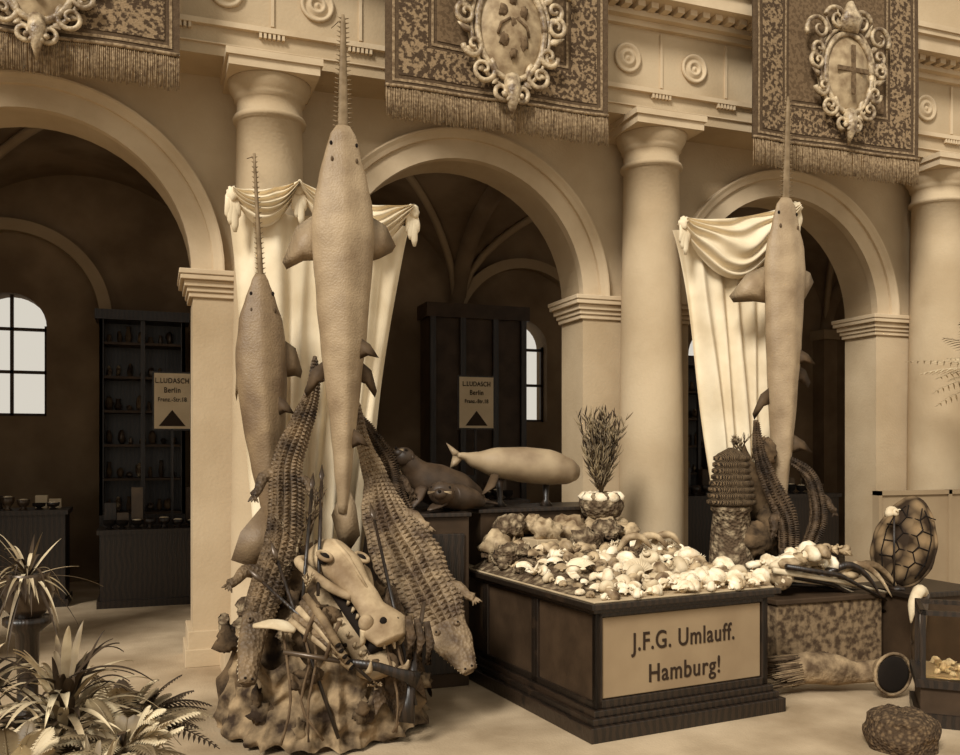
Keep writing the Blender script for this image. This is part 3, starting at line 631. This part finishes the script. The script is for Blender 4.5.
for x in (2.2,2.6): po.loft([(x,-.76,1.25),(x,-.76,1.3),(x,-.76,1.46)],[.06,.02,.03],n=10,m=wood)
po.build('porpoise')
sd_=MB(); sd_.box(1.22,1.76,-1.28,-.72,0,1.22,woodp); sd_.box(1.19,1.77,-1.31,-.69,1.22,1.25,wood); sd_.box(1.26,1.72,-1.3,-1.27,.1,1.1,wood)
sd_.build('specimen_pedestal',bevel=.006)
bo=MB(); bx,by=3.0,-.95
bo.box(bx-.16,bx+.16,by-.16,by+.16,.812,1.06,tablecl)
bo.lathe([(.10,1.06),(.10,1.08),(.04,1.1),(.05,1.13),(.15,1.17),(.185,1.25),(.17,1.33),(.14,1.36),(.12,1.34),(.14,1.26)],(bx,by,0),coralm,24)
for k in range(9):
    a=k*.7; bo.ell((bx+.13*math.cos(a),by+.13*math.sin(a),1.32),(.06,.06,.045),random.choice([shellm,shellb]),n=10,k=7,nz=.4)
for k in range(100):
    a=R(0,6.28); sp_=R(0,.34); d=V((math.cos(a)*sp_,math.sin(a)*sp_*.7,1)).normalized(); p=V((bx,by,1.33)); l=R(.3,.74)
    ptz=[p,p+d*l*.5,p+d*l+V((d.x*.1,0,-.02))]
    bo.loft(ptz,[.006,.005,.001],n=4,m=leafm)
    for q_ in range(10):
        f_=.2+.08*q_; b0=lerp(ptz[0],ptz[2],f_); dd=(d+V((R(-.9,.9),R(-.9,.9),.2))).normalized()
        bo.loft([b0,b0+dd*.045,b0+dd*.09],[.004,.007,.001],n=4,m=random.choice([leafm,leafd,leafm]))
bo.build('sea_fan_bowl')
# ---------------------------------------------------------------- right pile
rp=MB()
def heap2(u,v):
    a=2*math.pi*u; pr=interp([(0,1),(.3,.9),(.6,.62),(.85,.38),(1,.02)],v); z=1.75*v
    f_=1+.25*noise.noise(V((math.cos(a)*2,math.sin(a)*2,z*3)))
    return (4.48+.40*pr*f_*math.cos(a),-.90+.10*v+.24*pr*f_*math.sin(a),z)
rp.grid(heap2,60,36,rock)
for (x,y,z,rx,ry,rz,m) in [(4.55,-1.1,1.1,.15,.1,.14,rock),(4.3,-1.15,.95,.2,.12,.15,rock),(4.5,-1.05,1.68,.1,.1,.12,rock)]:
    rp.ell((x,y,z),(rx,ry,rz),m,n=24,k=14,nz=.35,nf=4)
for _ in range(8): branch(rp,V((4.3+R(-.1,.25),-1.0,1.6)),V((R(-.3,.3),-.2,1)).normalized(),.09,.010,3,coralm)
rp.build('rockwork_stand')
bk=MB(); bp=[]
for i in range(8):
    z=1.24+.052*i; r=.19-.006*i+(.012 if i<4 else 0); bp+=[(r-.02,z),(r,z+.013),(r,z+.04),(r-.02,z+.05)]
bk.lathe([(.15,1.22)]+bp+[(.11,1.67),(.02,1.72)],(4.16,-1.06,0),basket,28)
bk.lathe([(.21,0),(.21,.6),(.22,.64),(.19,.66),(.17,1.0),(.15,1.18),(.17,1.2),(.17,1.23)],(4.16,-1.06,0),coralm,24)
bk.build('woven_basket')
crocodile('crocodile',[(4.42,-1.04,1.95),(4.40,-1.1,1.7),(4.46,-1.15,1.45),(4.55,-1.25,1.15),(4.50,-1.35,.9),(4.42,-1.42,.7)],[.02,.05,.08,.10,.09,.05],.5,croc2,rows=5,legs=[(.6,-1,.1,.12)])
crocodile('crocodile',[(4.74,-.98,1.65),(4.84,-1.18,1.5),(4.86,-1.26,1.3),(4.82,-1.32,1.1),(4.70,-1.36,.9),(4.66,-1.4,.75)],[.02,.05,.065,.07,.06,.03],.7,croc2,rows=4,legs=[(.4,1,.1,.12)])
cr=MB(); cr.box(3.92,4.90,-1.95,-1.42,0,.56,crate); cr.box(3.90,4.92,-1.97,-1.40,.56,.60,woodp); cr.build('pedestal_crate',bevel=.008)
bn=MB()
for i in range(30):
    x=R(3.95,4.7); bn.ell((x,R(-1.92,-1.5),R(.63,.78)+ .14*(1-abs(x-4.3)*2)),(R(.05,.11),R(.05,.08),R(.03,.07)),random.choice([shellm,shellb,ivory,bone,bone]),n=12,k=8,nz=.5,nf=2.5)
for i in range(16): conch(bn,rndM(R(4.0,4.75),R(-1.9,-1.55),R(.7,.95),R(.05,.095)),random.choice([shellm,shellm,shellb]))
for k in range(11):
    y=-1.85+.045*k; bn.loft([(3.95+R(-.08,.08),y-.1,.84-.03*k),(4.5,y-.1,.70+R(-.06,.06)),(5.0+R(-.15,.1),y-.15,.52+R(-.12,.10))],[.022,.018,.008],n=8,m=random.choice([reed,wood,ivory,bone,shellm]))
for s_ in (0,.1,.2): bn.loft(spline([(4.4+s_,-1.8,.70),(4.6+s_,-1.9,.82),(4.75+s_,-1.95,.74),(4.85+s_,-2.0,.57)],12),vals([.035,.03,.02,.004],12),n=9,m=random.choice([bone,wood,reed]))
bn.build('horn_and_bone_trophies')
tr=MB()
tp=spline([(3.70,-2.26,.16),(3.90,-2.29,.18),(4.10,-2.33,.16),(4.25,-2.38,.14),(4.35,-2.46,.16),(4.37,-2.56,.17),(4.367,-2.60,.17)],28)
tr.loft(tp,vals([.05,.11,.11,.075,.075,.125,.15],28),up=(0,0,1),n=24,m=spongem)
tr.ell((4.362,-2.607,.17),(.122,.02,.124),darkhole,n=24,k=12,Rm=Matrix.Rotation(-.12,3,'Z'))
rg=[(4.362+.14*math.cos(2*math.pi*i/28)*.99,-2.605-.14*math.cos(2*math.pi*i/28)*.12,.17+.14*math.sin(2*math.pi*i/28)) for i in range(29)]
tr.loft(rg,.011,up=(0,1,0),n=7,m=spongem)
for i in range(110):
    a=R(0,6.28); tr.loft([(3.88+R(-.1,.2),-2.28+.08*math.cos(a),.18+.09*math.sin(a)),(3.60+R(-.06,.2),-2.25+.12*math.cos(a),.16+.11*math.sin(a))],[.009,.003],n=4,m=random.choice([spongem,reed,findark]))
tr.build('horn_trumpet')
bs=MB()
def sponge(u,v):
    a=2*math.pi*u; r=interp([(0,.18),(.3,.20),(.6,.18),(.85,.11),(1,.0)],v)*(1+.15*noise.noise(V((math.cos(a)*1.5,math.sin(a)*1.5,v*3)))); z=interp([(0,0),(.3,.09),(.6,.17),(.85,.21),(1,.22)],v)
    return (3.64+r*math.cos(a),-3.40+r*math.sin(a),z+.015*noise.noise(V((math.cos(a)*5,math.sin(a)*5,v*5)))*(1 if v>.05 else 0))
bs.grid(sponge,60,30,mat('coral_dark',(118,96,70),(70,55,40),40,.95,.7,'voronoi',bscale=60,lo=.1,hi=.6)); bs.build('brain_coral')
# side table + turtle shell
ur=MB(); ur.box(4.98,5.7,-2.15,-1.6,.0,.58,woodp); ur.box(4.95,5.73,-2.18,-1.57,.58,.62,wood); ur.build('side_table',bevel=.006)
u2=MB(); TC=Matrix.Translation((5.23,-1.85,.97))@Matrix.Rotation(math.radians(-38),4,'Z')@Matrix.Rotation(math.radians(14),4,'Y')@Matrix.Rotation(math.radians(-10),4,'X')
def wd_(sz): return 1-.18*sz-.06*abs(sz)
def carap(u,v):
    a=2*math.pi*u; r=v; x=.215*r*math.cos(a)*wd_(r*math.sin(a)); z=.35*r*math.sin(a); d=.14*math.sqrt(max(0,1-r*r*.97))+.012*max(0,1-abs(x)/.04)
    return (x,-d,z)
u2.grid(carap,60,20,turtle,M=TC)
u2.grid(lambda u,v:(.215*v*math.cos(2*math.pi*u)*wd_(v*math.sin(2*math.pi*u)),.02,.35*v*math.sin(2*math.pi*u)),48,2,turtle,M=TC)
def seam(pts):   # raised scute seams on the carapace, in (x,z)
    out=[]
    for (x0,z0),(x1,z1) in zip(pts,pts[1:]):
        for k in range(7):
            x=lerp(x0,x1,k/6); z=lerp(z0,z1,k/6); rr=min(.98,math.sqrt((x/(.215*wd_(z/.35)))**2+(z/.35)**2)); out.append((x,-.14*math.sqrt(max(0,1-rr*rr*.97))-.006,z))
    u2.loft(out,.005,up=(0,1,0),n=5,m=darkhole,M=TC)
for z in (-.20,-.08,.05,.18):
    for s_ in (-1,1):
        seam([(0,z),(s_*.05,z),(s_*.085,z+.05),(s_*.17,z+.045)])
for s_ in (-1,1):
    seam([(s_*.05,-.30),(s_*.05,-.20),(s_*.085,-.15),(s_*.05,-.08),(s_*.085,-.02),(s_*.05,.05),(s_*.085,.11),(s_*.05,.18),(s_*.05,.28)])
    seam([(s_*.12,-.27),(s_*.165,-.12),(s_*.165,.05),(s_*.13,.18),(s_*.07,.27)])
n=44; u2.loft([(.222*math.cos(2*math.pi*i/n)*wd_(math.sin(2*math.pi*i/n))*(1+.02*math.sin(11*2*math.pi*i/n)),0,.358*math.sin(2*math.pi*i/n)) for i in range(n+1)],.018,up=(0,1,0),n=6,m=turtle,M=TC)
u2.loft([(5.23,-1.7,.622),(5.23,-1.74,.8),(5.25,-1.82,1.0)],.012,n=6,m=wood)
u2.build('turtle_shell')
u3=MB(); conch(u3,Matrix.Translation((4.99,-1.98,1.22))@Matrix.Rotation(1.2,4,'X')@Matrix.Scale(.06,4),ivory); u3.loft([(4.99,-1.98,.62),(4.99,-1.98,1.2)],.008,n=8,m=wood); u3.lathe([(.06,.62),(.05,.64),(.01,.66)],(5.02,-1.98,0),wood,16); u3.build('mounted_conch')
tk=MB(); tk.loft(spline([(5.04,-2.2,.62),(4.93,-2.28,.66),(4.83,-2.32,.58),(4.80,-2.33,.44)],14),vals([.05,.045,.035,.006],14),n=10,m=ivory); tk.loft(spline([(5.0,-2.25,.0),(4.92,-2.28,.2),(4.93,-2.28,.40),(5.03,-2.22,.62)],14),vals([.03,.05,.05,.045],14),n=10,m=metalm); tk.build('mounted_tusk')
GM=Matrix.Translation((4.07,-3.12,0))@Matrix.Rotation(math.radians(-42),4,'Z')
gc=MB(); gx0,gx1,gy0,gy1=0,1.2,0,.5
gc.box(gx0,gx1,gy0,gy1,0,.26,woodp); gc.box(gx0-.03,gx1+.03,gy0-.03,gy1+.03,.24,.29,wood); gc.box(gx0-.03,gx1+.03,gy0-.03,gy1+.03,0,.08,wood)
for x in (gx0,gx1-.03):
    for y in (gy0,gy1-.03): gc.box(x,x+.03,y,y+.03,.29,.70,wood)
for y in (gy0,gy1-.03): gc.box(gx0,gx1,y,y+.03,.68,.71,wood)
for x in (gx0,gx1-.03): gc.box(x,x+.03,gy0,gy1,.68,.71,wood)
gc.box(gx0+.03,gx1-.03,gy0+.03,gy1-.03,.29,.30,tablecl)
for i in range(44): 
    s_=R(.02,.04); conch(gc,rndM(R(gx0+.08,gx0+.8),R(gy0+.08,gy1-.08),.30+s_*.7,s_),random.choice([shellm,shellb]))
gc.box(gx0+.01,gx1-.01,gy0+.012,gy0+.016,.29,.70,glassm)
gc.build('glass_display_case',M=GM)
sn=MB(); sn.box(5.93,7.6,-.86,-.82,.06,1.28,screenm)
for x in (5.9,6.75,7.58): sn.box(x,x+.04,-.88,-.80,0,1.32,screenm)
sn.box(5.9,7.62,-.88,-.80,1.28,1.32,screenm); sn.build('folding_screen')
# ---------------------------------------------------------------- plants
def leafblade(mb,p,az,l,w_,arch,m,elev):
    def F(u,v):
        r=l*v*math.cos(elev)*(1-.1*v); z=l*v*math.sin(elev)-arch*v*v*l
        ww=w_*math.sin(math.pi*min(1,.08+.92*v)**.75)*(u-.5)*2
        fold=-abs(u-.5)*w_*.5
        return (p[0]+r*math.cos(az)-ww*math.sin(az),p[1]+r*math.sin(az)+ww*math.cos(az),p[2]+z-fold)
    mb.grid(F,4,12,m)
def fern_frond(mb,p,az,l,arch,elev,m,lw=.09):
    n=18; pts=[V((p[0]+l*q*math.cos(elev)*math.cos(az),p[1]+l*q*math.cos(elev)*math.sin(az),p[2]+l*q*math.sin(elev)-arch*q*q*l)) for q in [i/n for i in range(n+1)]]
    mb.loft(pts,vals([.005,.002],n),n=5,m=m)
    for i in range(2,n):
        t=(pts[i+1]-pts[i-1]).normalized(); sd=t.cross(V((0,0,1))).normalized(); ll=lw*math.sin(math.pi*(.12+.85*i/n))
        for s_ in (-1,1):
            e=pts[i]+sd*s_*ll+t*ll*.5-V((0,0,ll*.25)); md=(pts[i]+e)/2+V((0,0,.006)); wv=t*.008
            mb.add([pts[i]-wv*.5,md-wv,e,md+wv,pts[i]+wv*.5],[(0,1,2,3,4)],m,False)
def potted(name,x,y,hpot,rpot,kind,n,l,ms,stem=0,lw=.09,wd=(.014,.026)):
    mb=MB(); mb.lathe([(rpot*.7,0),(rpot,hpot*.9),(rpot*1.08,hpot*.9),(rpot*1.08,hpot),(rpot*.9,hpot),(rpot*.88,hpot*.94)],(x,y,0),potm,24)
    if stem: mb.loft([(x,y,hpot*.9),(x+.02,y,hpot+stem*.5),(x,y,hpot+stem)],[.03,.025,.02],n=8,m=potm)
    for i in range(n):
        az=R(0,6.28); el=R(.1,1.45); ll=l*R(.7,1.1); p=(x+.03*math.cos(az),y+.03*math.sin(az),hpot*.95+stem*R(.3,1)+R(-.04,.02)); m=random.choice(ms)
        if kind=='blade': leafblade(mb,p,az,ll,R(*wd),R(.3,.7),m,el)
        else: fern_frond(mb,p,az,ll,R(.3,.65),el,m,lw)
    return mb.build(name)
potted('potted_dracaena',-.72,-3.55,.42,.13,'blade',120,.46,[leafm,leafl,leafl,leafd],stem=.40,wd=(.012,.020))
potted('potted_fern',-.50,-3.72,.42,.12,'fern',54,.36,[leafm,leafl,leafl],stem=.20,lw=.055)
potted('potted_dracaena',-1.06,-3.45,.42,.13,'blade',130,.46,[leafm,leafd,leafl],stem=.44,wd=(.012,.022))
potted('potted_fern',-.84,-3.98,.40,.12,'fern',60,.38,[leafm,leafl,leafl],stem=.22,lw=.055)
potted('potted_dracaena',-.58,-4.02,.40,.11,'blade',90,.30,[leafm,leafm,leafl],stem=.16,wd=(.01,.016))
potted('potted_fern',-.50,-3.05,.34,.12,'fern',50,.44,[leafm,leafl,leafd],stem=.16,lw=.07)
pp=MB(); pp.lathe([(.16,0),(.16,.04),(.06,.08),(.05,.5),(.06,.75),(.12,.80),(.12,.83)],(-1.0,-2.2,0),wood,20)
pp.lathe([(.07,.83),(.11,.88),(.13,.97),(.10,1.04),(.11,1.06),(.08,1.05)],(-1.0,-2.2,0),metalm,24)
for i in range(80): leafblade(pp,(-1.0,-2.2,1.03),R(0,6.28),R(.25,.45),.010,R(.2,1.1),random.choice([leafm,leafl,leafd]),R(-.2,1.3))
pp.build('potted_yucca')
pa=MB(); pa.lathe([(.2,0),(.27,.4),(.29,.4),(.29,.44),(.25,.44)],(6.75,-1.75,0),potm,24); pa.loft([(6.75,-1.75,.4),(6.77,-1.75,1.3),(6.75,-1.75,2.25)],[.07,.06,.05],n=10,m=potm)
for i in range(60): fern_frond(pa,(6.75,-1.75,2.25),R(0,6.28),R(.9,1.3),R(.2,.5),R(.3,1.3),random.choice([leafm,leafl]),lw=.22)
pa.build('potted_palm')
# ---------------------------------------------------------------- hall furniture
def shoptable(name,x0,x1,y0,y1,z):
    mb=MB(); mb.box(x0+.03,x1-.03,y0+.03,y1-.03,.08,z-.05,wood); mb.box(x0,x1,y0,y1,z-.05,z,wood); mb.box(x0,x1,y0,y1,0,.08,wood)
    xx=x0+.12
    while xx<x1-.1:
        h=R(.06,.14); mb.lathe([(.05,z),(.02,z+.02),(.06,z+h*.5),(.07,z+h),(.055,z+h),(.04,z+h*.6)],(xx,(y0+y1)/2-.1,0),random.choice([metalm,wood,darkhole]),14)
        if R(0,1)<.6: mb.ell((xx,(y0+y1)/2-.1,z+h),(.05,.05,.012),ivory,n=10,k=5)
        if R(0,1)<.8: mb.box(xx-.06,xx+.06,(y0+y1)/2+.1,(y0+y1)/2+.2,z,z+R(.1,.45),random.choice([metalm,wood,paper,woodp,coralm]))
        xx+=R(.12,.17)
    return mb.build(name)
shoptable('shop_counter',-.95,.45,3.0,3.6,.84); shoptable('shop_counter',-3.4,-1.25,3.3,3.9,1.05); shoptable('shop_counter',1.3,3.9,2.6,3.2,1.1); shoptable('shop_counter',5.0,8.6,2.6,3.2,1.1)
def glasscab(x0,x1,y0,y1,z1):
    mb=MB(); mb.box(x0,x1,y0,y1,0,.9,wood); mb.box(x0,x1,y1-.04,y1,.9,z1,wood); mb.box(x0-.05,x1+.05,y0-.05,y1,z1,z1+.12,wood)
    k=max(2,round((x1-x0)/.45))
    for i in range(k+1): xx=lerp(x0,x1-.05,i/k); mb.box(xx,xx+.05,y0,y0+.05,.9,z1,wood)
    mb.box(x0,x0+.04,y0,y1,.9,z1,wood); mb.box(x1-.04,x1,y0,y1,.9,z1,wood)
    z=.9
    while z<z1-.2:
        mb.box(x0,x1,y0+.02,y1,z,z+.03,woodp); xx=x0+.1
        while xx<x1-.08:
            h=R(.08,.24); r=R(.025,.05)
            if R(0,1)<.4: mb.lathe([(r*.6,z+.03),(r,z+.03+h*.4),(r*.5,z+.03+h*.8),(r*.7,z+.03+h)],(xx,y1-.14,0),random.choice([metalm,woodp,findark]),12)
            else: mb.ell((xx,y1-.14,z+.03+h*.4),(r,r,h*.4),random.choice([coralm,metalm,findark,rock]),n=10,k=7,nz=.4)
            xx+=R(.1,.15)
        z+=.42
    return mb.build('glass_cabinet')
glasscab(-1.0,0.0,4.5,4.94,3.3); glasscab(6.3,8.0,4.5,4.94,3.0); glasscab(-3.7,-2.9,4.5,4.94,2.9)
def signboard(x0,x1,y,z0,z1):
    mb=MB(); mb.box(x0,x1,y,y+.02,z0,z1,paper); mb.box(x0-.02,x1+.02,y+.005,y+.03,z0-.02,z1+.02,wood)
    c=(x0+x1)/2; mb.box(c-.015,c+.015,y+.03,y+.06,0.0,z1,wood); mb.box(c-.2,c+.2,y-.05,y+.2,0,.03,wood)
    mb.prism([(c-.15,z0+.03),(c+.15,z0+.03),(c,z0+.22)],y-.004,y,inkm)
    o=mb.build('shop_sign')
    for s_,zz,sz in (('L.LUDASCH',z1-.09,.085),('Berlin',z1-.2,.09),('Franz.-Str.18',z1-.31,.07)):
        text(s_,sz,(c,y-.004,zz),(math.pi/2,0,0),inkm,'lettering',o,.8,.001)
signboard(-.37,.03,3.75,1.95,2.60); signboard(3.27,3.73,3.40,1.98,2.63)
# ---------------------------------------------------------------- light
wd=bpy.data.worlds.new('sky'); sc.world=wd; wd.use_nodes=True
bg=wd.node_tree.nodes['Background']; bg.inputs[0].default_value=(1,.93,.80,1); bg.inputs[1].default_value=.68
s=bpy.data.lights.new('skylight_sun','SUN'); s.energy=3.6; s.angle=math.radians(16); s.color=(1,.97,.90)
so=bpy.data.objects.new('skylight_sun',s); sc.collection.objects.link(so)
so.rotation_euler=V((.75,.7,-.8)).to_track_quat('-Z','Y').to_euler()
for i,x in enumerate((-3.5,-.5,2.2,5.6,8.5)):
    l=bpy.data.lights.new('hall_fill','POINT'); l.energy=9; l.shadow_soft_size=.35; l.color=(1,.92,.8)  # added fill with no real fixture behind it, lifts the dark hall
    lo=bpy.data.objects.new('hall_fill',l); lo.location=(x,2.2,4.5); sc.collection.objects.link(lo)
cam=bpy.data.cameras.new("camera"); co=bpy.data.objects.new("camera",cam); sc.collection.objects.link(co)
co.location=(-.389,-7.414,1.7); co.rotation_euler=(math.pi/2,0,-math.radians(20)); cam.lens=33.75; cam.shift_y=.0755; cam.clip_end=100
sc.camera=co
sc.view_settings.view_transform='Standard'
